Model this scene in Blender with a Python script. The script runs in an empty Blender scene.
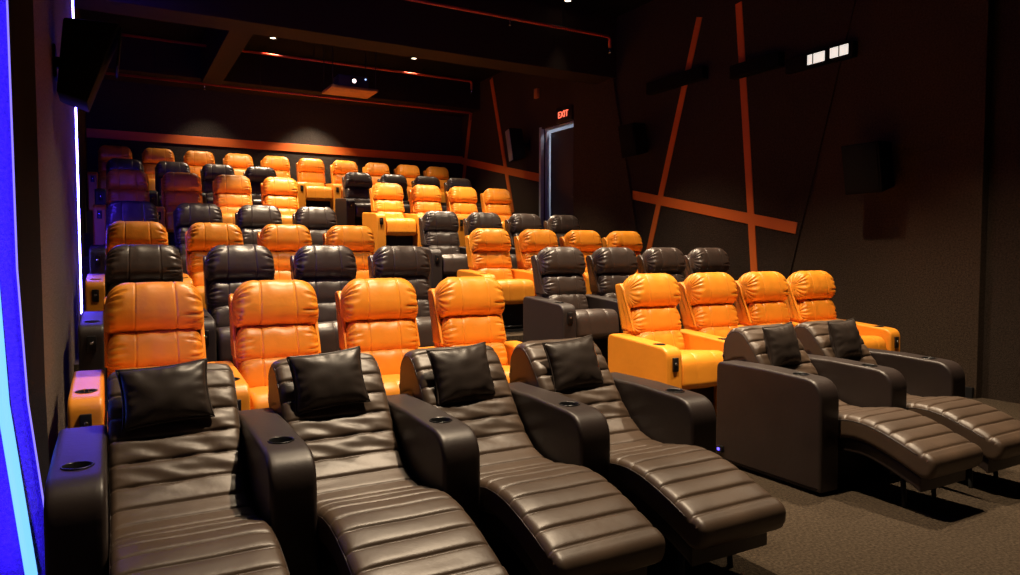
import bpy, bmesh, math, random
from mathutils import Vector, Matrix, noise

random.seed(7)
SC = bpy.context.scene
COL = SC.collection

# ------------------------------------------------------------------ camera, world, exposure
cam_d = bpy.data.cameras.new('camera')
cam = bpy.data.objects.new('camera', cam_d)
COL.objects.link(cam)
YAW, PITCH = math.radians(29.404), math.radians(2.711)
cam.location = (-0.211, -4.605, 1.36)
_f = Vector((math.sin(YAW)*math.cos(PITCH), math.cos(YAW)*math.cos(PITCH), -math.sin(PITCH)))
cam.rotation_euler = _f.to_track_quat('-Z', 'Y').to_euler()
cam_d.sensor_width = 36.0
cam_d.lens = 705.25/1020*36.0
cam_d.clip_start = 0.05
cam_d.clip_end = 60
SC.camera = cam

world = bpy.data.worlds.new('world')
SC.world = world
world.use_nodes = True
bg = world.node_tree.nodes['Background']
bg.inputs[0].default_value = (0.8, 0.75, 0.7, 1)
bg.inputs[1].default_value = 0.0015

SC.view_settings.view_transform = 'Standard'
SC.view_settings.look = 'None'
SC.view_settings.gamma = 1.0
SC.view_settings.use_curve_mapping = False
SC.view_settings.exposure = 0.12

CEIL = 5.1
WARM = (1.0, 0.78, 0.53)
# recessed ceiling downlights: x, y, z, watts, full cone in degrees
DOWNLIGHTS = [
    (2.0, -1.9, CEIL, 1200, 84), (4.8, -1.6, CEIL, 950, 76),
    (1.6, 0.5, CEIL, 950, 76), (4.6, 0.3, CEIL, 1100, 76),
    (2.0, 2.9, CEIL, 1150, 76), (5.73, 4.20, CEIL, 25, 44),
    (2.6, 5.4, CEIL, 1400, 69), (4.7, 5.4, CEIL, 1150, 76),
    (2.3, 8.20, CEIL, 620, 98), (4.9, 8.20, CEIL, 380, 98),
    (1.41, 9.63, 4.5, 90, 96), (3.42, 9.6, 4.5, 400, 100),
    (4.8, 2.6, CEIL, 1000, 78),
]

# ------------------------------------------------------------------ materials
def mat(name, color, rough=0.5, spec=0.5, metal=0.0, bump=None, vary=None, emit=None, estr=0.0, coat=0.0):
    m = bpy.data.materials.new(name)
    m.use_nodes = True
    nt = m.node_tree
    b = nt.nodes['Principled BSDF']
    b.inputs['Base Color'].default_value = (*color, 1)
    b.inputs['Roughness'].default_value = rough
    b.inputs['Specular IOR Level'].default_value = spec
    b.inputs['Metallic'].default_value = metal
    b.inputs['Coat Weight'].default_value = coat
    if emit:
        b.inputs['Emission Color'].default_value = (*emit, 1)
        b.inputs['Emission Strength'].default_value = estr
    tc = None
    def coord():
        nonlocal tc
        if tc is None:
            tc = nt.nodes.new('ShaderNodeTexCoord')
        return tc.outputs['Object']
    if vary:
        scale, lo, hi = vary
        n = nt.nodes.new('ShaderNodeTexNoise')
        n.inputs['Scale'].default_value = scale
        n.inputs['Detail'].default_value = 4
        nt.links.new(coord(), n.inputs['Vector'])
        r = nt.nodes.new('ShaderNodeValToRGB')
        r.color_ramp.elements[0].position = 0.3
        r.color_ramp.elements[1].position = 0.7
        r.color_ramp.elements[0].color = (*[c*lo for c in color], 1)
        r.color_ramp.elements[1].color = (*[min(1, c*hi) for c in color], 1)
        nt.links.new(n.outputs['Fac'], r.inputs['Fac'])
        nt.links.new(r.outputs['Color'], b.inputs['Base Color'])
    if bump:
        kind, scale, strength, dist = bump
        if kind == 'voronoi':
            t = nt.nodes.new('ShaderNodeTexVoronoi')
            out = t.outputs['Distance']
        else:
            t = nt.nodes.new('ShaderNodeTexNoise')
            t.inputs['Detail'].default_value = 5
            out = t.outputs['Fac']
        t.inputs['Scale'].default_value = scale
        nt.links.new(coord(), t.inputs['Vector'])
        bp = nt.nodes.new('ShaderNodeBump')
        bp.inputs['Strength'].default_value = strength
        bp.inputs['Distance'].default_value = dist
        nt.links.new(out, bp.inputs['Height'])
        nt.links.new(bp.outputs['Normal'], b.inputs['Normal'])
    return m

M = {}
M['orange'] = mat('orange_leather', (0.76, 0.27, 0.020), 0.40, 0.5, bump=('noise', 26, 0.25, 0.006), vary=(3.0, 0.92, 1.06))
M['black'] = mat('black_leather', (0.050, 0.033, 0.027), 0.38, 0.75, bump=('noise', 26, 0.25, 0.006))
M['black_shaded'] = mat('black_leather_painted_shade', (0.026, 0.018, 0.017), 0.48, 0.5, bump=('noise', 30, 0.2, 0.004))  # black leather again, shade of the arms put into the colour
M['lounge'] = mat('dark_brown_leather', (0.064, 0.039, 0.024), 0.46, 0.65, bump=('noise', 22, 0.22, 0.006), vary=(5, 0.85, 1.15))
M['lounge_shaded'] = mat('dark_brown_leather_painted_shade', (0.023, 0.0145, 0.0125), 0.45, 0.5, bump=('noise', 30, 0.2, 0.004), vary=(5, 0.85, 1.15))  # lounger leather darkened so arms and sides read as shaded
M['pillow'] = mat('black_satin_leather', (0.032, 0.023, 0.019), 0.42, 0.5, bump=('noise', 14, 0.15, 0.008))
M['void'] = mat('black_steel', (0.008, 0.008, 0.009), 0.6, 0.3)
M['plastic'] = mat('black_plastic', (0.010, 0.010, 0.011), 0.3, 0.5)
M['chrome'] = mat('chrome', (0.6, 0.6, 0.6), 0.2, 0.5, metal=1.0)
M['carpet'] = mat('carpet', (0.062, 0.045, 0.030), 0.95, 0.1, bump=('noise', 160, 0.8, 0.02), vary=(70, 0.55, 1.5))
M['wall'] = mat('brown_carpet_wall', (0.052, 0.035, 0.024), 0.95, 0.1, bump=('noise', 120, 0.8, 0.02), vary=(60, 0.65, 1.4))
M['wall_left'] = mat('brown_carpet_wall_painted_lit', (0.18, 0.135, 0.10), 0.95, 0.1, bump=('noise', 120, 0.8, 0.02), vary=(60, 0.65, 1.4))  # wall carpet with its colour raised in place of lamplight
M['wall_panel'] = mat('brown_felt_panel', (0.040, 0.028, 0.021), 0.95, 0.1, bump=('noise', 120, 0.8, 0.02), vary=(60, 0.65, 1.4))
M['wall_back'] = mat('charcoal_carpet_wall', (0.040, 0.034, 0.031), 0.95, 0.1, bump=('noise', 120, 0.8, 0.02), vary=(60, 0.65, 1.4))
M['shade_felt'] = mat('felt_painted_shade', (0.010, 0.009, 0.014), 0.9, 0.1, bump=('noise', 120, 0.6, 0.01))  # felt blackened to stand in for the shade beyond the fin
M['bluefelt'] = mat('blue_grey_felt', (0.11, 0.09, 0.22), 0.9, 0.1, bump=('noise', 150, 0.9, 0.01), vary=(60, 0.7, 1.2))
M['ceiling'] = mat('black_ceiling', (0.007, 0.006, 0.006), 0.9, 0.1)
M['beam'] = mat('dark_brown_board', (0.022, 0.013, 0.009), 0.8, 0.2)
M['band'] = mat('orange_laminate', (0.62, 0.135, 0.020), 0.5, 0.4)
M['pipe'] = mat('red_painted_pipe', (0.42, 0.035, 0.015), 0.4, 0.5)
M['grey'] = mat('light_grey_metal', (0.42, 0.44, 0.50), 0.5, 0.5)
M['doorleaf'] = mat('charcoal_door_panel', (0.05, 0.05, 0.06), 0.5, 0.4)
M['wood'] = mat('orange_wood_board', (0.45, 0.17, 0.05), 0.5, 0.4, vary=(12, 0.8, 1.15))
M['led'] = mat('blue_led', (0.1, 0.1, 0.8), 0.5, emit=(0.07, 0.05, 1.0), estr=5)
M['ledcore'] = mat('pale_blue_led', (0.1, 0.1, 0.8), 0.5, emit=(0.16, 0.13, 1.0), estr=55)
M['ledwide'] = mat('cyan_blue_led', (0.02, 0.04, 0.2), 0.5, emit=(0.14, 0.42, 1.0), estr=1.6)
M['painted_edge'] = mat('violet_painted_edge_glow', (0.1, 0.1, 0.3), 0.5, emit=(0.30, 0.24, 1.0), estr=1.0)  # painted highlight: glow for an edge that is no lamp
M['lens'] = mat('lamp_lens', (0.9, 0.85, 0.7), 0.4, emit=(1, 0.85, 0.62), estr=5)
M['redsign'] = mat('red_lit_letters', (0.8, 0.1, 0.05), 0.5, emit=(1.0, 0.13, 0.07), estr=2.2)
M['signplate'] = mat('black_sign_plate', (0.012, 0.008, 0.008), 0.5)
M['whitelit'] = mat('white_lit_pane', (0.9, 0.88, 0.82), 0.5, emit=(1.0, 0.93, 0.82), estr=0.75)
M['projlens'] = mat('projector_lens', (0.9, 0.7, 0.7), 0.2, emit=(1.0, 0.72, 0.74), estr=5)
M['statusled'] = mat('status_light', (0.4, 0.6, 1.0), 0.3, emit=(0.35, 0.55, 1.0), estr=2.5)
M['projbody'] = mat('purple_grey_plastic', (0.06, 0.035, 0.055), 0.4)
M['mesh'] = mat('grille_painted_door_lit', (0.28, 0.28, 0.30), 0.6)  # pale colour stands in for door light falling on the speaker
M['spk'] = mat('black_speaker_box', (0.004, 0.004, 0.004), 0.8, 0.1)
M['steel'] = mat('dark_steel_leg', (0.03, 0.03, 0.03), 0.35, 0.5, metal=0.6)

# ------------------------------------------------------------------ helpers
def tag(o, label=None, cat=None, group=None, kind=None):
    if label: o['label'] = label
    if cat: o['category'] = cat
    if group: o['group'] = group
    if kind: o['kind'] = kind
    return o

def empty(name, loc, label=None, cat=None, group=None, rz=0.0):
    o = bpy.data.objects.new(name, None)
    o.empty_display_size = 0.1
    o.location = loc
    o.rotation_euler = (0, 0, rz)
    COL.objects.link(o)
    return tag(o, label, cat, group)

def obj(name, geo, m, parent=None, smooth=True, loc=None, rot=None, sharp=None):
    me = bpy.data.meshes.new(name)
    v, f = geo
    me.from_pydata([tuple(p) for p in v], [], f)
    me.validate()
    bm = bmesh.new(); bm.from_mesh(me)
    bmesh.ops.recalc_face_normals(bm, faces=bm.faces)
    bm.to_mesh(me); bm.free()
    if smooth:
        me.polygons.foreach_set('use_smooth', [True]*len(me.polygons))
        if sharp:
            me.set_sharp_from_angle(angle=math.radians(sharp))
    me.materials.append(M[m] if isinstance(m, str) else m)
    o = bpy.data.objects.new(name, me)
    COL.objects.link(o)
    if parent: o.parent = parent
    if loc: o.location = loc
    if rot: o.rotation_euler = rot
    return o

def join(*geos):
    V, F = [], []
    for v, f in geos:
        k = len(V)
        V += [tuple(p) for p in v]
        F += [tuple(i+k for i in q) for q in f]
    return V, F

def box(x0, x1, y0, y1, z0, z1):
    v = [(x0,y0,z0),(x1,y0,z0),(x1,y1,z0),(x0,y1,z0),(x0,y0,z1),(x1,y0,z1),(x1,y1,z1),(x0,y1,z1)]
    f = [(0,3,2,1),(4,5,6,7),(0,1,5,4),(1,2,6,5),(2,3,7,6),(3,0,4,7)]
    return v, f

def rbox(x0, x1, y0, y1, z0, z1, r=0.01, seg=2):
    bm = bmesh.new()
    bmesh.ops.create_cube(bm, size=1.0)
    for q in bm.verts:
        q.co = Vector(((x0+x1)/2 + q.co.x*(x1-x0), (y0+y1)/2 + q.co.y*(y1-y0), (z0+z1)/2 + q.co.z*(z1-z0)))
    bmesh.ops.bevel(bm, geom=list(bm.edges), offset=r, segments=seg, profile=0.5, affect='EDGES')
    bm.verts.index_update()
    g = ([tuple(q.co) for q in bm.verts], [tuple(w.index for w in q.verts) for q in bm.faces])
    bm.free()
    return g

def xf(geo, mtx):
    return [tuple(mtx @ Vector(p)) for p in geo[0]], geo[1]

def loft(rings, cap=True):
    """rings: equal-length closed rings of points"""
    n = len(rings[0]); V = []; F = []
    for r in rings: V += [tuple(p) for p in r]
    for i in range(len(rings)-1):
        for j in range(n):
            a, b = i*n+j, i*n+(j+1) % n
            F.append((a, b, b+n, a+n))
    if cap:
        F.append(tuple(range(n-1, -1, -1)))
        k = (len(rings)-1)*n
        F.append(tuple(range(k, k+n)))
    return V, F

def tube(path, r, seg=10, cap=True):
    pts = [Vector(p) for p in path]
    rings = []
    for i, p in enumerate(pts):
        if i == 0: d = pts[1]-p
        elif i == len(pts)-1: d = p-pts[i-1]
        else: d = (pts[i+1]-p).normalized() + (p-pts[i-1]).normalized()
        d.normalize()
        up = Vector((0,0,1)) if abs(d.z) < 0.9 else Vector((0,1,0))
        a = d.cross(up).normalized(); b = a.cross(d)
        rr = r[i] if isinstance(r, (list, tuple)) else r
        rings.append([p + a*math.cos(2*math.pi*k/seg)*rr + b*math.sin(2*math.pi*k/seg)*rr for k in range(seg)])
    return loft(rings, cap)

def lathe(prof, seg=24, loc=(0,0,0)):
    """prof: (radius, z) list"""
    rings = [[(loc[0]+r*math.cos(2*math.pi*k/seg), loc[1]+r*math.sin(2*math.pi*k/seg), loc[2]+z) for k in range(seg)] for r, z in prof]
    return loft(rings, True)

def smoothstep(a, b, t):
    t = max(0.0, min(1.0, (t-a)/(b-a)))
    return t*t*(3-2*t)

def resample(pts, step, closed=True):
    out = []
    n = len(pts)
    rng = n if closed else n-1
    for i in range(rng):
        a, b = Vector(pts[i]), Vector(pts[(i+1) % n])
        k = max(1, int(round((b-a).length/step)))
        for j in range(k): out.append(a.lerp(b, j/k))
    if not closed: out.append(Vector(pts[-1]))
    return out

def round_poly(pts, radii, seg=6):
    """closed 2-D polygon with rounded corners"""
    out = []
    n = len(pts)
    for i in range(n):
        p, a, b = Vector(pts[i]), Vector(pts[i-1]), Vector(pts[(i+1) % n])
        r = radii[i] if isinstance(radii, (list, tuple)) else radii
        if r <= 0: out.append(p); continue
        u, w = (a-p), (b-p)
        lu, lw = u.length, w.length
        u.normalize(); w.normalize()
        ang = u.angle(w)
        t = min(r/math.tan(ang/2), lu*0.48, lw*0.48)
        s, e = p+u*t, p+w*t
        for k in range(seg+1):
            q = k/seg
            out.append(s*(1-q)**2 + p*2*q*(1-q) + e*q*q)
    return out

def normals2(P):
    """outward normals of a closed 2-D loop (any orientation)"""
    n = len(P)
    area = sum(P[i].x*P[(i+1) % n].y - P[(i+1) % n].x*P[i].y for i in range(n))
    s = 1 if area > 0 else -1
    out = []
    for i in range(n):
        t = P[(i+1) % n]-P[i-1]
        if t.length < 1e-9: t = Vector((1, 0))
        t.normalize()
        out.append(Vector((t.y*s, -t.x*s)))
    return out

def slab(P, x0, x1, r=0.02, seg=4, inner=(), crown=None, disp=None, split=None):
    """extrude the closed (y,z) loop P from x0 to x1 with rounded rims; inner: further x stations;
    crown(i, xr): outward push of point i at relative x (-1..1); disp(i, x): extra outward push"""
    P = [Vector((p[0], p[1])) for p in P]
    N = normals2(P)
    st = [(x0, -r-0.008)]
    for k in range(seg+1):
        a = math.pi/2*k/seg
        st.append((x0+r*(1-math.cos(a)), -r*(1-math.sin(a))))
    mid = [(x, 0.0) for x in inner]
    end = [(x1-(x-x0), o) for x, o in reversed(st)]
    rings = []
    for x, o in st+mid+end:
        xr = (2*x-x0-x1)/(x1-x0)
        ring = []
        for i, p in enumerate(P):
            q = o
            if crown: q += crown(i, xr)
            if disp: q += disp(i, x)
            ring.append((x, p.x+N[i].x*q, p.y+N[i].y*q))
        rings.append(ring)
    if split is None: return loft(rings, True)
    # long curved loop: zip its upper run to its lower run instead of one concave end face
    V, F = loft(rings, False)
    n = len(P)
    up, lo = list(range(split)), list(range(n-1, split-1, -1))
    for base in (0, (len(rings)-1)*n):
        i = j = 0
        while i < len(up)-1 or j < len(lo)-1:
            if j == len(lo)-1 or (i < len(up)-1 and (P[up[i+1]]-P[lo[j]]).length <= (P[up[i]]-P[lo[j+1]]).length):
                F.append((base+up[i], base+up[i+1], base+lo[j])); i += 1
            else:
                F.append((base+up[i], base+lo[j+1], base+lo[j])); j += 1
    return V, F

def copy_tree(o, parent=None):
    c = o.copy(); COL.objects.link(c)
    if parent: c.parent = parent
    for ch in KIDS.get(o.name, []):
        copy_tree(ch, c)
    return c

KIDS = {}
def index_kids(root):
    KIDS[root.name] = [c for c in root.children]
    for c in KIDS[root.name]: index_kids(c)

# ------------------------------------------------------------------ cinema geometry (metres)
S = 0.85
PITCH_X = 0.68
ROW_Y = [0.0, 1.382, 2.925, 4.394, 6.523, 8.105, 9.717-0.12]
ROW_Z = [0.0, 0.236, 0.472, 0.757, 1.327, 1.659, 2.054]
RIGHT_X0 = 4.41*S
X_RIGHT = 6.85
X_LEFT = -0.50
Y_BACK = 10.17

# ------------------------------------------------------------------ setting
def struct(name, geo, m, smooth=False, parent=None):
    o = obj(name, geo, m, parent, smooth)
    if not parent: o['kind'] = 'structure'
    return o

struct('floor', box(-0.8, 8.2, -7.0, 0.52, -0.12, 0.0), 'carpet')
tier_front = [None, 0.52, 2.02, 3.50, 5.45, 7.18, 8.72]
for i in range(1, 7):
    y1 = tier_front[i+1] if i < 6 else Y_BACK+0.1
    struct('floor_tier', box(-0.8, X_RIGHT+(1.3 if i == 4 else 0.1), tier_front[i], y1, -0.12, ROW_Z[i]), 'carpet')
for i in range(1, 7):
    z0, z1 = ROW_Z[i-1], ROW_Z[i]
    struct('floor_step', box(2.56, 3.28, tier_front[i]-0.30, tier_front[i], z0, (z0+z1)/2), 'carpet')
struct('ceiling', box(-0.8, 8.3, -7.0, Y_BACK+0.1, CEIL, CEIL+0.1), 'ceiling')
struct('ceiling_soffit', box(-0.6, X_RIGHT, 9.25, Y_BACK, 4.5, CEIL), 'beam')
struct('ceiling_beam', box(-0.6, X_RIGHT, 4.45, 4.92, 4.15, CEIL), 'beam')
struct('ceiling_beam', box(1.25, 1.56, 4.92, 9.25, 4.40, CEIL), 'beam')
struct('wall_back', box(-0.8, X_RIGHT+0.2, Y_BACK, Y_BACK+0.12, 0, CEIL), 'wall_back')
struct('trim_1', rbox(X_LEFT-0.1, X_RIGHT, Y_BACK-0.03, Y_BACK+0.01, 3.44, 3.60, 0.004), 'band')

# left wall: a felt fin lit by a blue strip, a face painted dark as shade, a brown panel brightened as if lamplit, then the next strip
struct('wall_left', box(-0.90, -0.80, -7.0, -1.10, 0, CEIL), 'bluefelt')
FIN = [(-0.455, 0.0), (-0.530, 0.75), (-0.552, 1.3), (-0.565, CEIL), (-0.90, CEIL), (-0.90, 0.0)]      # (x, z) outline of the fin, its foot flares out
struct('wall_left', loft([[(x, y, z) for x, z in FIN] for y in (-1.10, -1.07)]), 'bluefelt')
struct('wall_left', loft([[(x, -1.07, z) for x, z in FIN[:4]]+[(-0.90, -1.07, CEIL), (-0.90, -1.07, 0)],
                          [(X_LEFT, -0.66, z) for x, z in FIN[:4]]+[(-0.90, -0.66, CEIL), (-0.90, -0.66, 0)]]), 'shade_felt')
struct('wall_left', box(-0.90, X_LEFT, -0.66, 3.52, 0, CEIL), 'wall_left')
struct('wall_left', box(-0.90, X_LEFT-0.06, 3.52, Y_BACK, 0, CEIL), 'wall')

# right wall with the door opening (y 5.60-6.75)
DY0, DY1, DZ0, DZ1 = 5.60, 6.74, ROW_Z[4], 3.70
struct('wall_right', join(box(X_RIGHT, X_RIGHT+0.14, -1.02, DY0, 0, CEIL), box(X_RIGHT, X_RIGHT+0.14, DY1, Y_BACK, 0, CEIL),
                          box(X_RIGHT, X_RIGHT+0.14, DY0, DY1, DZ1, CEIL), box(X_RIGHT, X_RIGHT+0.14, DY0, DY1, 0, DZ0)), 'wall')
struct('wall_right', box(X_RIGHT+0.10, X_RIGHT+0.24, -7.0, -1.02, 0, CEIL), 'wall_panel')
# vestibule behind the door
struct('wall_vestibule', join(box(X_RIGHT+0.14, X_RIGHT+1.2, DY1+0.02, DY1+0.12, DZ0, 4.2), box(X_RIGHT+0.14, X_RIGHT+1.2, 4.7, 4.8, DZ0, 4.2),
                              box(X_RIGHT+1.2, X_RIGHT+1.3, 4.7, DY1+0.12, DZ0, 4.2), box(X_RIGHT+0.14, X_RIGHT+1.3, 4.7, DY1+0.12, 4.1, 4.2)), 'grey')
fr = struct('door_1', join(box(X_RIGHT-0.02, X_RIGHT+0.05, DY1-0.025, DY1+0.035, DZ0, DZ1+0.03), box(X_RIGHT+0.09, X_RIGHT+0.15, DY1-0.05, DY1+0.01, DZ0, DZ1),
                           box(X_RIGHT+0.05, X_RIGHT+0.15, DY0, DY1-0.05, DZ1-0.02, DZ1)), 'grey')
leaf = obj('door_leaf', rbox(0, 0.045, -0.98, 0, 0.01, 2.30, 0.004), 'doorleaf', fr, loc=(X_RIGHT+0.16, DY1-0.09, DZ0), rot=(0, 0, 0))
obj('door_handle', tube([(0, -0.90, 1.05), (-0.05, -0.90, 1.05), (-0.05, -0.78, 1.05)], 0.010, 8), 'chrome', leaf)
vl = bpy.data.lights.new('vestibule_light', 'AREA'); vl.energy = 30; vl.color = (0.86, 0.92, 1.0); vl.size = 0.5
vo = bpy.data.objects.new('vestibule_light', vl); vo.location = (X_RIGHT+0.55, 5.5, 4.05); COL.objects.link(vo)

# panelled field of the right wall: slanted panels and orange strips
def wall_poly(pts, x0, x1):
    """(y,z) outline from x0 (room side) to x1"""
    n = len(pts)
    V = [(x0, y, z) for y, z in pts]+[(x1, y, z) for y, z in pts]
    F = [tuple(range(n)), tuple(range(2*n-1, n-1, -1))]
    for i in range(n):
        j = (i+1) % n
        F.append((i, j, j+n, i+n))
    return V, F
def strip(p, q, w):
    a, b = Vector(p), Vector(q)
    d = (b-a).normalized(); nn = Vector((-d.y, d.x))*w/2
    return [tuple(a+nn), tuple(b+nn), tuple(b-nn), tuple(a-nn)]
struct('trim_panel', wall_poly([(4.75, CEIL), (3.72, 0.5), (1.25, 0.5), (0.05, CEIL)], X_RIGHT-0.02, X_RIGHT+0.01), 'wall_panel')
struct('trim_panel', wall_poly([(5.58, CEIL), (5.58, 0.8), (3.66, 0.8), (4.72, CEIL)], X_RIGHT-0.06, X_RIGHT+0.01), 'wall')
XS = X_RIGHT-0.02
struct('trim_2', wall_poly(strip((4.02, 2.275), (1.00, 1.665), 0.135), XS-0.012, XS+0.004), 'band')
struct('trim_3', wall_poly(strip((2.63, 4.58), (3.72, 1.12), 0.105), XS-0.010, XS+0.004), 'band')
struct('trim_4', wall_poly(strip((1.94, 4.56), (1.60, 0.95), 0.105), XS-0.010, XS+0.004), 'band')
struct('trim_5', wall_poly(strip((Y_BACK, 3.50), (6.79, 2.80), 0.15), X_RIGHT-0.014, X_RIGHT+0.004), 'band')
struct('trim_6', wall_poly(strip((9.55, 5.05), (10.10, 3.0), 0.13), X_RIGHT-0.012, X_RIGHT+0.004), 'band')
struct('trim_7', wall_poly(strip((8.72, 5.05), (7.80, 2.20), 0.12), X_RIGHT-0.012, X_RIGHT+0.004), 'band')
struct('baseboard_right', box(X_RIGHT-0.03, X_RIGHT, -1.0, 0.52, 0, 0.10), 'void')

# ------------------------------------------------------------------ ceiling downlights (fitting + its lamp)
for k, (x, y, z, w, cone) in enumerate(DOWNLIGHTS):
    where = ['above the loungers by the blue strip', 'above the pair of loungers', 'above the front orange row', 'above the front row by the dark wall',
             'over the middle of the second and third rows', 'in front of the ceiling beam by the dark wall', 'over the cross aisle behind the beam',
             'over the cross aisle toward the exit door', 'over the sixth row near the projector', 'over the sixth row near the exit wall',
             'under the back soffit by the blue-lit side', 'under the back soffit behind the projector', 'in front of the big beam over the third row'][k]
    d = empty('downlight', (x, y, z), 'small round recessed ceiling downlight ' + where, 'light', 'ceiling downlights')
    obj('trim_ring', lathe([(0.045, 0.0), (0.075, 0.0), (0.078, -0.006), (0.072, -0.012), (0.05, -0.012), (0.045, 0.0)], 20), 'void', d)
    obj('lens', lathe([(0.001, -0.003), (0.046, -0.003), (0.046, -0.006), (0.001, -0.006)], 20), 'lens', d)
    ld = bpy.data.lights.new('downlight_lamp', 'SPOT')
    ld.energy = w; ld.color = WARM; ld.spot_size = math.radians(cone); ld.spot_blend = 0.45 if k == 6 else 0.75; ld.shadow_soft_size = 0.06
    lo = bpy.data.objects.new('downlight_lamp', ld); COL.objects.link(lo); lo.parent = d; lo.location = (0, 0, -0.03)

# ------------------------------------------------------------------ blue light strips
def led(x, y, z0, z1, r, w, m, label, lamps, kink=None):
    """channel on the wall, its diffuser, and unseen area lamps added to throw its light"""
    o = empty('light_strip', (x, y, 0), label, 'light')
    st = [(z0, 0.0), (z1, 0.0)] if not kink else kink
    ch = [(-w/2+0.002, 0.014), (w/2-0.002, 0.014), (w/2-0.002, -0.002), (-w/2+0.002, -0.002)]
    obj('channel', loft([[(a+q, b, z) for a, b in ch] for z, q in st]), 'void', o, False)
    pr = [(-w/2, 0.0), (w/2, 0.0), (w/2*0.8, -r*0.8), (0, -r), (-w/2*0.8, -r*0.8)]
    obj('diffuser', loft([[(a+q, b, z) for a, b in pr] for z, q in st]), m, o, False)
    for (dx, dy), watts, off in lamps:  # unseen lights added off the diffuser to strengthen the blue glow
        ld = bpy.data.lights.new('added_strip_lamp', 'AREA'); ld.shape = 'RECTANGLE'
        ld.size = 0.03; ld.size_y = z1-z0; ld.energy = watts; ld.color = (0.06, 0.02, 1.0); ld.spread = math.radians(150)
        lo = bpy.data.objects.new('added_strip_lamp', ld); COL.objects.link(lo); lo.parent = o
        lo.location = (off[0], off[1], (z0+z1)/2)
        d = Vector((dx, dy, 0)).normalized()
        xa = d.cross(Vector((0, 0, 1))).normalized()
        lo.rotation_euler = Matrix((xa, Vector((0, 0, 1)), -d)).transposed().to_euler()
    return o
led(-0.628, -1.114, 0.02, CEIL-0.02, 0.012, 0.044, 'ledwide', 'tall blue light strip on the pale felt return nearest the camera', [((0, 1), 26, (0.01, -0.13))], [(0.02, 0.093), (0.75, 0.016), (1.3, -0.006), (CEIL-0.02, -0.020)])
obj('edge_highlight', tube([(x+0.628+0.001, 0.012, z) for x, z in FIN[:4]], 0.0035, 6), 'painted_edge', bpy.data.objects['light_strip'])  # glowing bead added to imitate the fin's blue-lit edge
led(X_LEFT+0.008, 3.70, 0.50, CEIL-0.02, 0.008, 0.015, 'ledcore', 'tall blue light strip behind the brown wall panel and the hanging speaker',
    [((0.25, -1), 16, (0.03, -0.03)), ((0.15, 1), 26, (0.03, 0.02))])

# ------------------------------------------------------------------ recliner chair
RC = math.radians(14)

def puff(w, h, d, pleat=0.010, seams=(-0.105, 0.105), flare=0.05, seed=1, m=96, power=2.6, shoulder=0.50):
    """a stuffed cushion: x width w, height 2h, depth 2d, gathered ends, two stitched seams"""
    us = set()
    for k in range(61): us.add(round(-1+2*k/60, 4))
    for k in range(11):
        us.add(round(1-0.05*(k/10)**2, 5)); us.add(round(-1+0.05*(k/10)**2, 5))
    for s in seams:
        for e in (-0.014, -0.008, -0.004, 0, 0.004, 0.008, 0.014): us.add(round((s+e)/(w/2), 5))
    us = sorted(us)
    rnd = random.Random(seed)
    cr = []
    for side in (-1, 1):
        t = 0.0; lst = []
        while t < 2*math.pi-0.12:
            lst.append((t, rnd.uniform(0.5, 1.0), rnd.uniform(0.48, 0.76), rnd.uniform(-0.35, 0.35)))
            t += rnd.uniform(0.20, 0.36)
        cr.append(lst)
    rings = []
    for u in us:
        a = abs(u)
        def drop(t0, p):
            t = max(0.0, (a-t0)/(1-t0))
            return max(0.0, 1-t**p)**0.5
        top, bot, dep = drop(shoulder, 2.5), drop(0.86, 2.2), drop(0.74, 2.4)
        lst = cr[0] if u < 0 else cr[1]
        ring = []
        for k in range(m):
            th = 2*math.pi*k/m
            c, s = math.cos(th), math.sin(th)
            cy = math.copysign(abs(c)**(2/power), c); cz = math.copysign(abs(s)**(2/power), s)
            g = 0.0
            for (t, amp, start, skew) in lst:
                dt = (th-t-skew*(1-a)+math.pi) % (2*math.pi)-math.pi
                g -= pleat*amp*smoothstep(start, min(0.97, start+0.28), a)*math.exp(-(dt/0.042)**2)
            for sx in seams:
                g -= 0.0045*math.exp(-((u*w/2-sx)/0.0045)**2)
            g += 0.005*noise.noise((u*3.1+seed, c*1.3, s*1.3))
            zz = cz*h*((0.22+0.78*top) if s > 0 else (0.40+0.60*bot)); yy = cy*d*(0.22+0.78*dep)
            x = u*w/2*(1-flare*(zz/h))
            ring.append((x, yy+cy*g, zz+cz*g))
        rings.append(ring)
    return loft(rings, True)

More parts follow.
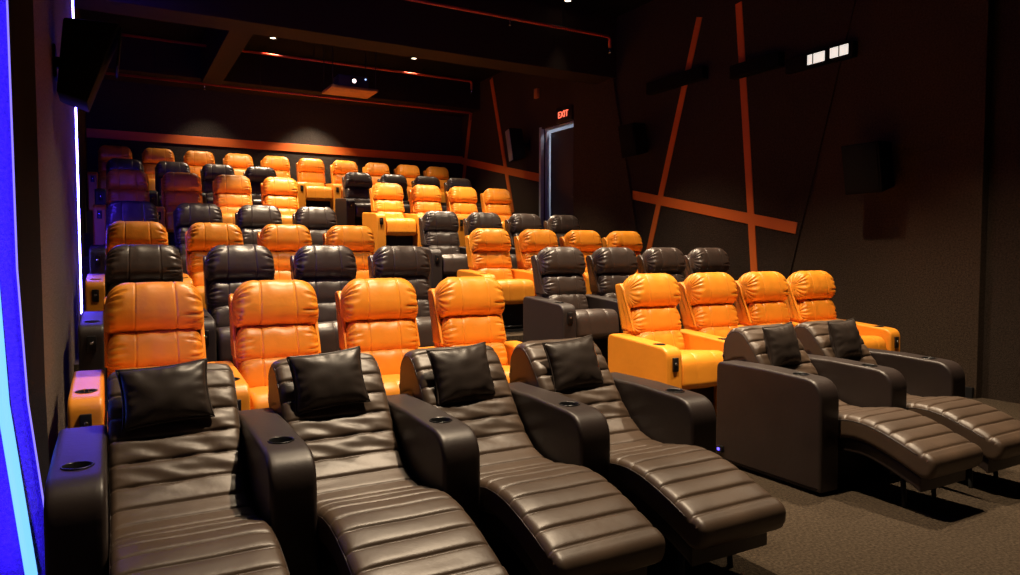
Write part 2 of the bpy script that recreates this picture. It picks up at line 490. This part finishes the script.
def chair_proto(kind):
    lm = kind
    root = empty('recliner_chair', (0, 0, 0))
    rx = -RC
    # back shell: slab behind the cushions, wings showing at both sides
    up = round_poly([(-0.060, 0.725), (0.085, 1.115), (0.165, 1.105), (0.065, 0.725)], [0.01, 0.03, 0.03, 0.01], 5)
    obj('back_shell', slab(up, -0.259, 0.259, 0.014, 3, inner=(-0.1, 0.1)), lm, root, sharp=50)
    wing = round_poly([(-0.105, 0.725), (-0.075, 0.80), (0.03, 1.06), (0.085, 1.115), (0.085, 1.05), (-0.02, 0.725)], [0.01, 0.03, 0.03, 0.02, 0.0, 0.0], 4)
    for s in (-1, 1):
        obj('wing', slab(wing, -0.262 if s < 0 else 0.238, -0.238 if s < 0 else 0.262, 0.008, 3), lm, root, sharp=50)
    lower = round_poly([(-0.19, 0.30), (-0.055, 0.73), (0.06, 0.73), (-0.02, 0.30)], 0.01, 3)
    obj('lower_back', slab(lower, -0.252, 0.252, 0.012, 3), lm, root, sharp=50)
    hr = obj('headrest', puff(0.508, 0.146, 0.120, 0.028, flare=0.05, seed=3, shoulder=0.45), lm, root, loc=(0, 0.0, 1.050), rot=(rx, 0, 0))
    obj('lumbar_cushion', puff(0.497, 0.118, 0.094, 0.024, flare=0.03, seed=5, shoulder=0.74), lm, root, loc=(0, -0.045, 0.800), rot=(rx, 0, 0))
    obj('lower_cushion', puff(0.480, 0.115, 0.080, 0.010, flare=0.02, seed=8, shoulder=0.8), lm, root, loc=(0, -0.105, 0.615), rot=(rx, 0, 0))
    seat = resample(round_poly([(-0.06, 0.44), (-0.08, 0.545), (-0.30, 0.565), (-0.645, 0.605), (-0.665, 0.36), (-0.60, 0.33), (-0.06, 0.33)],
                               [0.02, 0.03, 0.05, 0.11, 0.04, 0.02, 0.02], 8), 0.025)
    def crown(i, xr):
        y, z = seat[i].x, seat[i].y
        return 0.012*(1-xr*xr) if z > 0.5 or y < -0.6 else 0
    def sd(i, x):
        return -0.004*sum(math.exp(-((x-q)/0.005)**2) for q in (-0.10, 0.10))
    inn = [-0.2, -0.15, -0.11, -0.105, -0.1, -0.095, -0.09, -0.05, 0, 0.05, 0.09, 0.095, 0.1, 0.105, 0.11, 0.15, 0.2]
    obj('seat', slab(seat, -0.250, 0.250, 0.028, 5, inner=inn, crown=crown, disp=sd), lm, root)
    obj('base', join(rbox(-0.245, 0.245, -0.50, 0.0, 0.015, 0.33, 0.01), box(-0.20, 0.20, -0.56, -0.50, 0.0, 0.03)), 'void', root, sharp=30)
    obj('mechanism', join(tube([(-0.15, -0.53, 0.06), (0.15, -0.53, 0.06)], 0.012, 8), lathe([(0.001, 0), (0.009, 0), (0.009, 0.004), (0.001, 0.004)], 10, (0, -0.515, 0.19))), 'steel', root)
    return root

def arm_geo(prof, x, w, cy, hr):
    """armrest slab with a round opening for the cup in its top"""
    q = 0.052
    P = []
    n0 = len(prof)
    top = None
    for i in range(n0):
        a, b = Vector(prof[i]), Vector(prof[(i+1) % n0])
        P.append(a)
        if a.y > 0.55 and b.y > 0.55 and min(a.x, b.x) < cy-q and max(a.x, b.x) > cy+q:
            top = len(P)
            for k in range(6):
                y = cy+q-2*q*k/5 if a.x > b.x else cy-q+2*q*k/5
                P.append(a.lerp(b, (y-a.x)/(b.x-a.x)))
    inner = [x-q, x-q/2, x, x+q/2, x+q]
    V, F = slab(P, x-w/2, x+w/2, 0.016, 4, inner=inner)
    n = len(P); r0 = 6                     # six rounding stations come before the inner ones
    assert abs(V[r0*n][0]-(x-q)) < 1e-6
    hole = set()
    for i in range(r0, r0+4):
        for j in range(top, top+5): hole.add(i*n+j)
    F = [f for k, f in enumerate(F) if k not in hole]
    loop = [r0*n+j for j in range(top, top+6)]+[i*n+top+5 for i in range(r0+1, r0+5)]+[(r0+4)*n+j for j in range(top+4, top-1, -1)]+[i*n+top for i in range(r0+3, r0, -1)]
    m = len(loop)
    sl = (V[loop[5]][2]-V[loop[0]][2])/(V[loop[5]][1]-V[loop[0]][1])
    z0 = V[loop[0]][2]; y0 = V[loop[0]][1]
    k1 = len(V)
    for depth in (0.0, 0.055):
        for v in loop:
            d = Vector((V[v][0]-x, V[v][1]-cy)).normalized()*hr
            V.append((x+d.x, cy+d.y, z0+sl*(cy+d.y-y0)-depth))
    for k in range(m):
        a, b = k, (k+1) % m
        F.append((loop[a], loop[b], k1+b, k1+a))
        F.append((k1+a, k1+b, k1+m+b, k1+m+a))
    F.append(tuple(range(k1+m, k1+2*m)))
    return V, F

def armrest_parts(root, x, lm, prof, w, cup, panel):
    """armrest slab with cup holder and (optionally) a control panel, in the thing's own space"""
    cy, cz = cup
    a = obj('armrest', arm_geo(prof, x, w, cy, 0.0435), lm, root, sharp=50)
    obj('cup_holder', xf(lathe([(0.001, -0.052), (0.040, -0.052), (0.0425, -0.048), (0.0425, -0.001), (0.045, 0.0025), (0.048, 0.0025), (0.050, 0.0), (0.0455, -0.001), (0.0455, -0.056), (0.001, -0.056)], 28),
                        Matrix.Translation((x, cy, cz))), 'plastic', a)
    if panel:
        y, z = panel
        obj('control_panel', rbox(x-0.026, x+0.026, y-0.006, y+0.02, z-0.052, z+0.052, 0.005), 'plastic', a, sharp=40)
        obj('button', xf(lathe([(0.011, 0), (0.011, 0.004), (0.007, 0.006), (0.001, 0.006)], 14), Matrix.Translation((x, y-0.005, z+0.006)) @ Matrix.Rotation(math.radians(90), 4, 'X')), 'chrome', a)
    return a

ARM_PROF = round_poly([(0.045, 0.02), (0.05, 0.710), (-0.30, 0.688), (-0.675, 0.660), (-0.685, 0.02)], [0.01, 0.06, 0.05, 0.09, 0.01], 7)
for kind in ('orange', 'black'):
    p = chair_proto(kind)
    armrest_parts(p, -0.34, 'black_shaded' if kind == 'black' else kind, ARM_PROF, 0.15, (-0.50, 0.6735), (-0.685, 0.54))
    index_kids(p)
    M['proto_'+kind] = p
    p2 = p

def end_arm(root, kind):
    for ch in KIDS[M['proto_'+kind].name]:
        if ch.name.split('.')[0] == 'armrest':
            c = copy_tree(ch, root)
            c.location = (0.68, 0, 0)
            return

used = {'orange': False, 'black': False}
COLS = ['beside the blue-lit wall', 'second from the blue-lit wall', 'third from the blue-lit wall', 'on the aisle, fourth from the blue-lit wall',
        'across the aisle, first seat beyond it', 'second beyond the aisle', 'third beyond the aisle', 'last at its exit-wall end']
ROWN = ['front recliner row', 'second recliner row', 'third recliner row', 'fourth recliner row', 'fifth recliner row', 'sixth recliner row']
def place(kind, x, y, z, label, group, last):
    proto = M['proto_'+kind]
    if not used[kind]:
        o = proto; used[kind] = True
    else:
        o = copy_tree(proto)
    o.location = (x, y, z)
    tag(o, label, 'recliner chair', group)
    if last: end_arm(o, kind)
    return o
# small differences of recline, as in the photograph, come from the footing of each row only
for r in range(6):
    kind = 'orange' if r % 2 == 0 else 'black'
    for c in range(8):
        x = c*PITCH_X if c < 4 else RIGHT_X0+(c-4)*PITCH_X
        place(kind, x, ROW_Y[r], ROW_Z[r], f'{kind} leather recliner in the {ROWN[r]}, {COLS[c]}', f'{kind} recliners of the {ROWN[r]}', c in (3, 7))
ORD = ['nearest the blue-lit wall', 'second from the blue-lit wall', 'third from the blue-lit wall', 'fourth from the blue-lit wall', 'fifth from the blue-lit wall',
       'sixth along, facing down the aisle', 'seventh along, just past the aisle', 'third from the dark exit-wall end', 'second from the dark exit-wall end', 'in shade at the dark exit-wall end']
for c in range(10):
    place('orange', -0.122+c*0.677, ROW_Y[6]+0.0, ROW_Z[6], f'orange leather recliner along the back wall, {ORD[c]}', 'orange recliners along the back wall', c == 9)

# ------------------------------------------------------------------ loungers
def lounger_proto():
    root = empty('chaise_lounger', (0, 0, 0))
    # (y, z) of the upholstered top line from the head's back to the foot, lounger space: y = 0 at the armrests' back
    key = [(0.135, 0.66), (0.125, 0.76), (0.085, 0.835), (0.01, 0.875), (-0.085, 0.855), (-0.19, 0.745), (-0.30, 0.60), (-0.41, 0.485), (-0.52, 0.425),
           (-0.64, 0.415), (-0.76, 0.435), (-0.88, 0.455), (-1.00, 0.452), (-1.12, 0.425), (-1.24, 0.385), (-1.33, 0.350), (-1.372, 0.332)]
    P = []
    kk = [Vector(k) for k in key]
    for i in range(len(kk)-1):           # Catmull-Rom
        p0 = kk[max(0, i-1)]; p1 = kk[i]; p2 = kk[i+1]; p3 = kk[min(len(kk)-1, i+2)]
        n = max(8, int((p2-p1).length/0.004))
        for j in range(n):
            t = j/n
            P.append(0.5*((2*p1)+(p2-p0)*t+(2*p0-5*p1+4*p2-p3)*t*t+(3*p1-p0-3*p2+p3)*t**3))
    P.append(kk[-1])
    arc = [0.0]
    for i in range(1, len(P)): arc.append(arc[-1]+(P[i]-P[i-1]).length)
    L = arc[-1]
    NN = []
    for i in range(len(P)):
        t = (P[min(i+1, len(P)-1)]-P[max(i-1, 0)]).normalized()
        NN.append(Vector((-t.y, t.x)) if (-t.y*0+t.x) > 0 else Vector((t.y, -t.x)))
    # outward = away from the body: up for the top, backward at the head
    for i in range(len(P)):
        t = (P[min(i+1, len(P)-1)]-P[max(i-1, 0)]).normalized()
        NN[i] = Vector((-t.y, t.x))*(-1)
    ns = 19
    seams = [L*(k+0.6)/ns for k in range(ns)]
    th = 0.135
    under = []
    for i in range(0, len(P), 9):
        under.append(P[i]-NN[i]*th)
    under.reverse()
    under = [q for q in under]
    loop = list(P)
    # foot face, rounded corner
    foot = P[-1]
    loop += [foot+Vector(q) for q in ((-0.010, -0.006), (-0.019, -0.015), (-0.026, -0.028), (-0.029, -0.045), (-0.026, -0.075), (-0.012, -0.105), (0.012, -0.122))]
    uu = [q for q in under if q.x < -0.07 and q.x > foot.x+0.05]
    loop += uu+[Vector((0.0, 0.655)), Vector((0.09, 0.62))]
    nP = len(P)
    def disp(i, x):
        if i >= nP: return 0.0
        s = arc[i]
        d = min(abs(s-q) for q in seams)
        g = -0.012*math.exp(-(d/0.0055)**1.3) + 0.0025*(1-math.exp(-(d/0.02)**2))
        g += 0.0035*noise.noise((x*5, s*14, 3.3))
        # creases across the seat and the lower back
        wr = smoothstep(0.18, 0.34, s)*(1-smoothstep(0.78, 0.98, s))
        g += wr*0.010*(noise.noise((x*7+s*9, s*26-x*10, 7.7)))
        g *= smoothstep(0.0, 0.05, L-s)
        e = max(0.0, (abs(x)-0.15)/0.09)*smoothstep(0.0, 0.05, L-s)
        return g*(1-0.40*smoothstep(0.17, 0.232, abs(x))) - 0.010*e*e
    xs = [-0.2+0.4*k/16 for k in range(17)]
    obj('cushion', slab(loop, -0.24, 0.24, 0.028, 5, inner=xs, disp=disp, split=nP), 'lounge', root)
    # stitched piping along both upper edges
    for s in (-1, 1):
        pts = [(s*0.238, (P[i]-NN[i]*0.030).x, (P[i]-NN[i]*0.030).y) for i in range(30, nP-14, 5)]
        obj('piping', tube(pts, 0.003, 6), 'lounge_shaded', root)
    # frame that follows the underside
    fr_top = [q-Vector((0, 0.004)) for q in uu]
    fr = list(reversed(fr_top))
    low = [q-Vector((0, 0.075)) for q in fr_top]
    fl = [Vector((0.06, 0.61))]+fr+low+[Vector((0.10, 0.50))]
    obj('frame', slab(fl, -0.215, 0.215, 0.008, 2, split=1+len(fr)), 'lounge_shaded', root, sharp=40)
    # head support panel with a rounded edge at each side
    hp = round_poly([(0.115, 0.20), (0.118, 0.72), (0.07, 0.80), (0.0, 0.825), (-0.09, 0.78), (-0.20, 0.64), (-0.32, 0.47), (-0.43, 0.38), (-0.43, 0.20)], [0.02, 0.05, 0.06, 0.06, 0.05, 0.03, 0.03, 0.02, 0.02], 5)
    obj('head_panel', slab(hp, -0.236, 0.236, 0.010, 3), 'lounge_shaded', root, sharp=50)
    obj('base', rbox(-0.235, 0.235, -0.72, 0.05, 0.015, 0.24, 0.012), 'void', root, sharp=30)
    for x in (-0.14, 0.14):
        obj('leg', tube([(x, -1.16, 0.24), (x, -1.18, 0.012), (x, -1.18, 0.0)], [0.016, 0.013, 0.016], 12), 'steel', root)
    return root

L_ARM = round_poly([(0.0, 0.02), (0.0, 0.665), (-0.40, 0.668), (-0.835, 0.650), (-0.84, 0.02)], [0.01, 0.05, 0.0, 0.13, 0.01], 9)
lp = lounger_proto()
armrest_parts(lp, -0.3275, 'lounge_shaded', L_ARM, 0.165, (-0.62, 0.6595), None)
index_kids(lp)
LX = [0.0, 0.655, 1.31, 1.965, 3.607, 4.254]
LLAB = ['dark brown leather chaise lounger beside the blue light strip and left wall', 'dark brown leather chaise lounger, second from the blue light strip',
        'dark brown leather chaise lounger, third from the blue light strip', 'dark brown leather chaise lounger, fourth from the blue strip, with open floor beside it',
        'dark brown leather chaise lounger of the separate pair, nearer the row of four', 'dark brown leather chaise lounger of the separate pair, beside the dark wall']
LY = -1.27
for k, x in enumerate(LX):
    o = lp if k == 0 else copy_tree(lp)
    o.location = (x, LY-(0.015 if k > 3 else 0), 0)
    if k > 3: o.scale = (0.985, 0.94, 1)
    tag(o, LLAB[k], 'lounger', 'chaise loungers in front')
    if k in (3, 5):
        for ch in KIDS[lp.name]:
            if ch.name.split('.')[0] == 'armrest':
                c = copy_tree(ch, o); c.location = (0.655, 0, 0)

# ------------------------------------------------------------------ throw pillows
def pillow_geo(w, h, t, seed):
    n = 26
    V = []; F = []
    def pos(i, j, side):
        u, v = -1+2*i/n, -1+2*j/n
        ed = max(abs(u), abs(v))
        pinch = 1-0.085*(1-u*u)*(v*v)**1.2 ; pinch2 = 1-0.085*(1-v*v)*(u*u)**1.2
        x = u*w/2*pinch2; z = v*h/2*pinch
        k = ((1-u*u)*(1-v*v))
        th = t/2*(k**0.42)
        th += 0.006*noise.noise((u*2.2+seed, v*2.2, side*3.0))*min(1, k*4)
        rad = math.atan2(v, u)
        th += 0.0022*math.sin(rad*17+seed)*smoothstep(0.55, 0.9, ed)*min(1.0, k*8)
        return (x, side*max(th, 0.0), z)
    idx = {}
    for side in (-1, 1):
        for i in range(n+1):
            for j in range(n+1):
                edge = i in (0, n) or j in (0, n)
                if side == 1 and edge: idx[(side, i, j)] = idx[(-1, i, j)]; continue
                idx[(side, i, j)] = len(V); V.append(pos(i, j, side))
        for i in range(n):
            for j in range(n):
                q = (idx[(side, i, j)], idx[(side, i+1, j)], idx[(side, i+1, j+1)], idx[(side, i, j+1)])
                F.append(q if side < 0 else q[::-1])
    rim = [V[idx[(-1, i, 0)]] for i in range(n)]+[V[idx[(-1, n, j)]] for j in range(n)]+[V[idx[(-1, i, n)]] for i in range(n, 0, -1)]+[V[idx[(-1, 0, j)]] for j in range(n, 0, -1)]
    return (V, F), rim
PW = [(0.33, 0.24, 4), (0.325, 0.255, 5), (0.33, 0.27, 3), (0.33, 0.275, 4), (0.30, 0.27, 4), (0.295, 0.27, 2)]
PL = ['on the lounger beside the blue light strip', 'on the second lounger from the blue strip', 'on the third lounger from the blue strip', 'on the fourth lounger from the blue strip',
      'on the nearer lounger of the separate pair', 'on the lounger beside the dark wall']
for k, (w, h, roll) in enumerate(PW):
    t = empty('throw_pillow', (LX[k]+[-0.035, -0.035, -0.03, -0.02, -0.04, -0.045][k], LY-0.212+(-0.02 if k > 3 else 0), [0.80, 0.80, 0.775, 0.77, 0.77, 0.77][k]), 'square black leather throw pillow with piped edge ' + PL[k], 'pillow', 'black throw pillows')
    t.rotation_euler = (math.radians(-20 if k < 4 else -14), math.radians(-roll), math.radians([0, -3, 4, 2, 4, 2][k]))
    g, rim = pillow_geo(w, h, 0.12, k*1.7)
    obj('pillow_body', g, 'pillow', t)
    obj('piping', tube(rim+[rim[0]], 0.005, 6), 'pillow', t)

# ------------------------------------------------------------------ speakers
def speaker(name, loc, rz, tilt, w, h, d, label, front='spk', reach=0.14, foot=1.0):
    o = empty(name, loc, label, 'speaker', None, rz)
    body = rbox(-w/2, w/2, -d/2, d/2, -h/2, h/2, 0.015)
    V = [(x*(1-0.18*(y/d+0.5)), y if y > 0 else y*(foot+(1-foot)*(z/h+0.5)), z*(1-0.12*(y/d+0.5))) for x, y, z in body[0]]
    R = (math.radians(tilt), 0, 0)
    obj('cabinet', (V, body[1]), 'spk', o, rot=R, sharp=35)
    gr = obj('grille', rbox(-w/2+0.02, w/2-0.02, -d/2-0.012, -d/2+0.002, (-h/2+0.02) if foot > 0.99 else 0.0, h/2-0.02, 0.006), front, o, rot=R, sharp=35)
    obj('bracket', join(rbox(-0.04, 0.04, d/2-0.03, d/2+reach, -0.03, 0.03, 0.005), rbox(-0.07, 0.07, d/2+reach-0.015, d/2+reach, -0.10, 0.10, 0.004)), 'spk', o, sharp=35)
    return o
speaker('wall_speaker', (X_LEFT+0.19, 0.66, 2.55), math.radians(90), 6, 0.40, 0.52, 0.30, 'large black wall speaker hanging in front of the blue light strip', reach=0.04, foot=0.1)
speaker('wall_speaker', (X_RIGHT-0.20, -0.02, 2.26), math.radians(-90), 10, 0.42, 0.52, 0.28, 'black wall speaker on the plain dark wall above the loungers')
speaker('wall_speaker', (X_RIGHT-0.25, 3.72, 3.06), math.radians(-90), 10, 0.36, 0.48, 0.26, 'black wall speaker between the leaning orange strips and the exit door')
speaker('wall_speaker', (X_RIGHT-0.25, 7.25, 3.46), math.radians(-107), 8, 0.36, 0.62, 0.26, 'black wall speaker with grille painted pale as door light, beside the exit door', 'mesh')

# ------------------------------------------------------------------ wall slots and the lit fixture
for (y0, y1, z, lab) in [(3.60, 2.46, 3.80, 'long black wall slot box crossing the steeply leaning orange strip'), (1.98, 1.22, 3.68, 'long black wall slot box crossing the more upright orange strip')]:
    o = empty('wall_vent', (X_RIGHT-0.03, (y0+y1)/2, z), lab, 'vent', 'black wall slots')
    hl = (y0-y1)/2
    obj('housing', rbox(-0.10, 0.03, -hl, hl, -0.085, 0.085, 0.008), 'spk', o, sharp=35)
    obj('louvre', join(*[box(-0.108, -0.10, -hl+0.03, hl-0.03, -0.06+0.03*k, -0.052+0.03*k) for k in range(5)]), 'spk', o, False)
o = empty('wall_light', (X_RIGHT-0.03, 0.75, 3.57), 'black wall fixture with two lit white panes high on the dark wall', 'light')
obj('housing', rbox(-0.06, 0.03, -0.47, 0.40, -0.085, 0.085, 0.008), 'spk', o, sharp=35)
obj('pane', rbox(-0.070, -0.055, -0.13, 0.09, -0.055, 0.055, 0.004), 'whitelit', o, sharp=35)
obj('pane', rbox(-0.070, -0.055, -0.42, -0.20, -0.05, 0.06, 0.004), 'whitelit', o, sharp=35)
obj('divider', join(box(-0.076, -0.068, 0.01, 0.02, -0.056, 0.056), box(-0.076, -0.068, -0.32, -0.31, -0.051, 0.061)), 'spk', o, False)

# ------------------------------------------------------------------ exit sign
def text_obj(s, size, m, parent, mtx):
    cu = bpy.data.curves.new('letters', 'FONT')
    cu.body = s; cu.size = size; cu.align_x = 'CENTER'; cu.align_y = 'CENTER'; cu.extrude = 0.004
    tmp = bpy.data.objects.new('letters', cu); COL.objects.link(tmp)
    dg = bpy.context.evaluated_depsgraph_get()
    me = bpy.data.meshes.new_from_object(tmp.evaluated_get(dg))
    bpy.data.objects.remove(tmp)
    me.transform(mtx)
    me.materials.clear(); me.materials.append(M[m])
    o = bpy.data.objects.new('letters', me); COL.objects.link(o); o.parent = parent
    return o
o = empty('exit_sign', (X_RIGHT-0.03, 5.92, 3.83), 'small black exit sign with red lit letters above the door', 'sign')
obj('plate', rbox(-0.02, 0.03, -0.26, 0.24, -0.13, 0.13, 0.006), 'signplate', o, sharp=35)
face = Matrix(((0, 0, -1, -0.022), (-1, 0, 0, 0), (0, 1, 0, 0), (0, 0, 0, 1)))
text_obj('EXIT', 0.158, 'redsign', o, face)
o = empty('wall_sensor', (X_RIGHT, 6.85, 4.38), 'small brown box high on the wall above the exit door', 'sensor')
obj('case', rbox(-0.06, 0.0, -0.06, 0.06, -0.09, 0.09, 0.01), 'wood', o, sharp=35)
obj('cover', rbox(-0.066, -0.058, -0.04, 0.04, -0.07, 0.03, 0.003), 'wood', o, sharp=35)

# ------------------------------------------------------------------ projector on its hanging shelf
o = empty('projector_shelf', (3.12, 6.45, 3.92), 'orange wooden board hung from the ceiling under the projector', 'shelf')
obj('board', rbox(-0.37, 0.37, -0.28, 0.28, -0.02, 0.02, 0.004), 'wood', o, sharp=35)
for sx in (-0.34, 0.34):
    for sy in (-0.25, 0.25):
        obj('rod', tube([(sx, sy, 0.02), (sx, sy, CEIL-3.92)], 0.008, 8), 'void', o)
p = empty('projector', (3.12, 6.43, 3.94), 'dark projector with glowing pinkish lens on the hanging board', 'projector')
obj('body', rbox(-0.24, 0.24, -0.18, 0.18, 0.015, 0.19, 0.02, 3), 'projbody', p, sharp=35)
ring = xf(lathe([(0.05, 0.0), (0.06, 0.0), (0.06, 0.03), (0.05, 0.03)], 24), Matrix.Translation((0.0, -0.18, 0.10)) @ Matrix.Rotation(math.radians(90), 4, 'X'))
obj('lens_ring', ring, 'plastic', p)
obj('lens', xf(lathe([(0.001, 0.012), (0.05, 0.012), (0.05, 0.02), (0.03, 0.03), (0.001, 0.033)], 24), Matrix.Translation((0.0, -0.18, 0.10)) @ Matrix.Rotation(math.radians(90), 4, 'X')), 'projlens', p)
obj('status_light', xf(lathe([(0.001, 0), (0.012, 0), (0.012, 0.004), (0.001, 0.005)], 12), Matrix.Translation((0.19, -0.18, 0.15)) @ Matrix.Rotation(math.radians(90), 4, 'X')), 'statusled', p)
for sx in (-0.2, 0.2):
    for sy in (-0.14, 0.14):
        obj('foot', lathe([(0.012, 0.0), (0.015, 0.0), (0.015, 0.016), (0.012, 0.016)], 10, (sx, sy, 0.0)), 'plastic', p)

# ------------------------------------------------------------------ sprinkler pipes
def pipe(x0, x1, y, z, heads, label):
    o = empty('sprinkler_pipe', (0, y, z), label, 'pipe', 'red sprinkler pipes')
    obj('pipe_run', tube([(x0, 0, 0), (x1-0.04, 0, 0), (x1-0.012, 0, -0.012), (x1, 0, -0.04), (x1, 0, -0.16)], 0.021, 10), 'pipe', o)
    for hx in heads:
        hd = obj('sprinkler_head', lathe([(0.008, 0.0), (0.014, -0.01), (0.014, -0.03), (0.006, -0.04), (0.006, -0.07), (0.022, -0.075), (0.022, -0.08), (0.001, -0.08)], 12, (hx, 0, -0.16 if hx == x1 else -0.02)), 'chrome', o)
    n = max(2, int((x1-x0)/1.6))
    for k in range(n):
        x = x0+(x1-x0)*(k+0.5)/n
        obj('hanger', tube([(x, 0, 0.02), (x, 0, max(0.05, CEIL-z) if y < 9.25 else max(0.05, 4.5-z))], 0.006, 6), 'void', o)
pipe(-0.40, 6.30, 3.93, 4.58, (6.30, 4.6), 'red sprinkler pipe in front of the big ceiling beam')
pipe(-0.12, 6.22, 8.40, 4.86, (6.22,), 'red sprinkler pipe high behind the projector')
pipe(-0.35, 6.60, 9.20, 4.40, (1.30,), 'red sprinkler pipe along the front edge of the back soffit')

# ------------------------------------------------------------------ small blue aisle markers at floor level
for (x, y, z, lab) in [(3.194, -1.335, 0.10, 'tiny blue floor marker light at the pair of loungers'), (3.330, 7.75, ROW_Z[5]+0.12, 'small blue marker light on the sixth row, beside the aisle')]:
    o = empty('marker_light', (x, y, z), lab, 'light')
    obj('case', rbox(-0.012, 0.012, -0.025, 0.025, -0.02, 0.02, 0.003), 'plastic', o, sharp=35)
    obj('lens', rbox(-0.016, -0.011, -0.009, 0.009, -0.008, 0.008, 0.002), 'led', o, sharp=35)
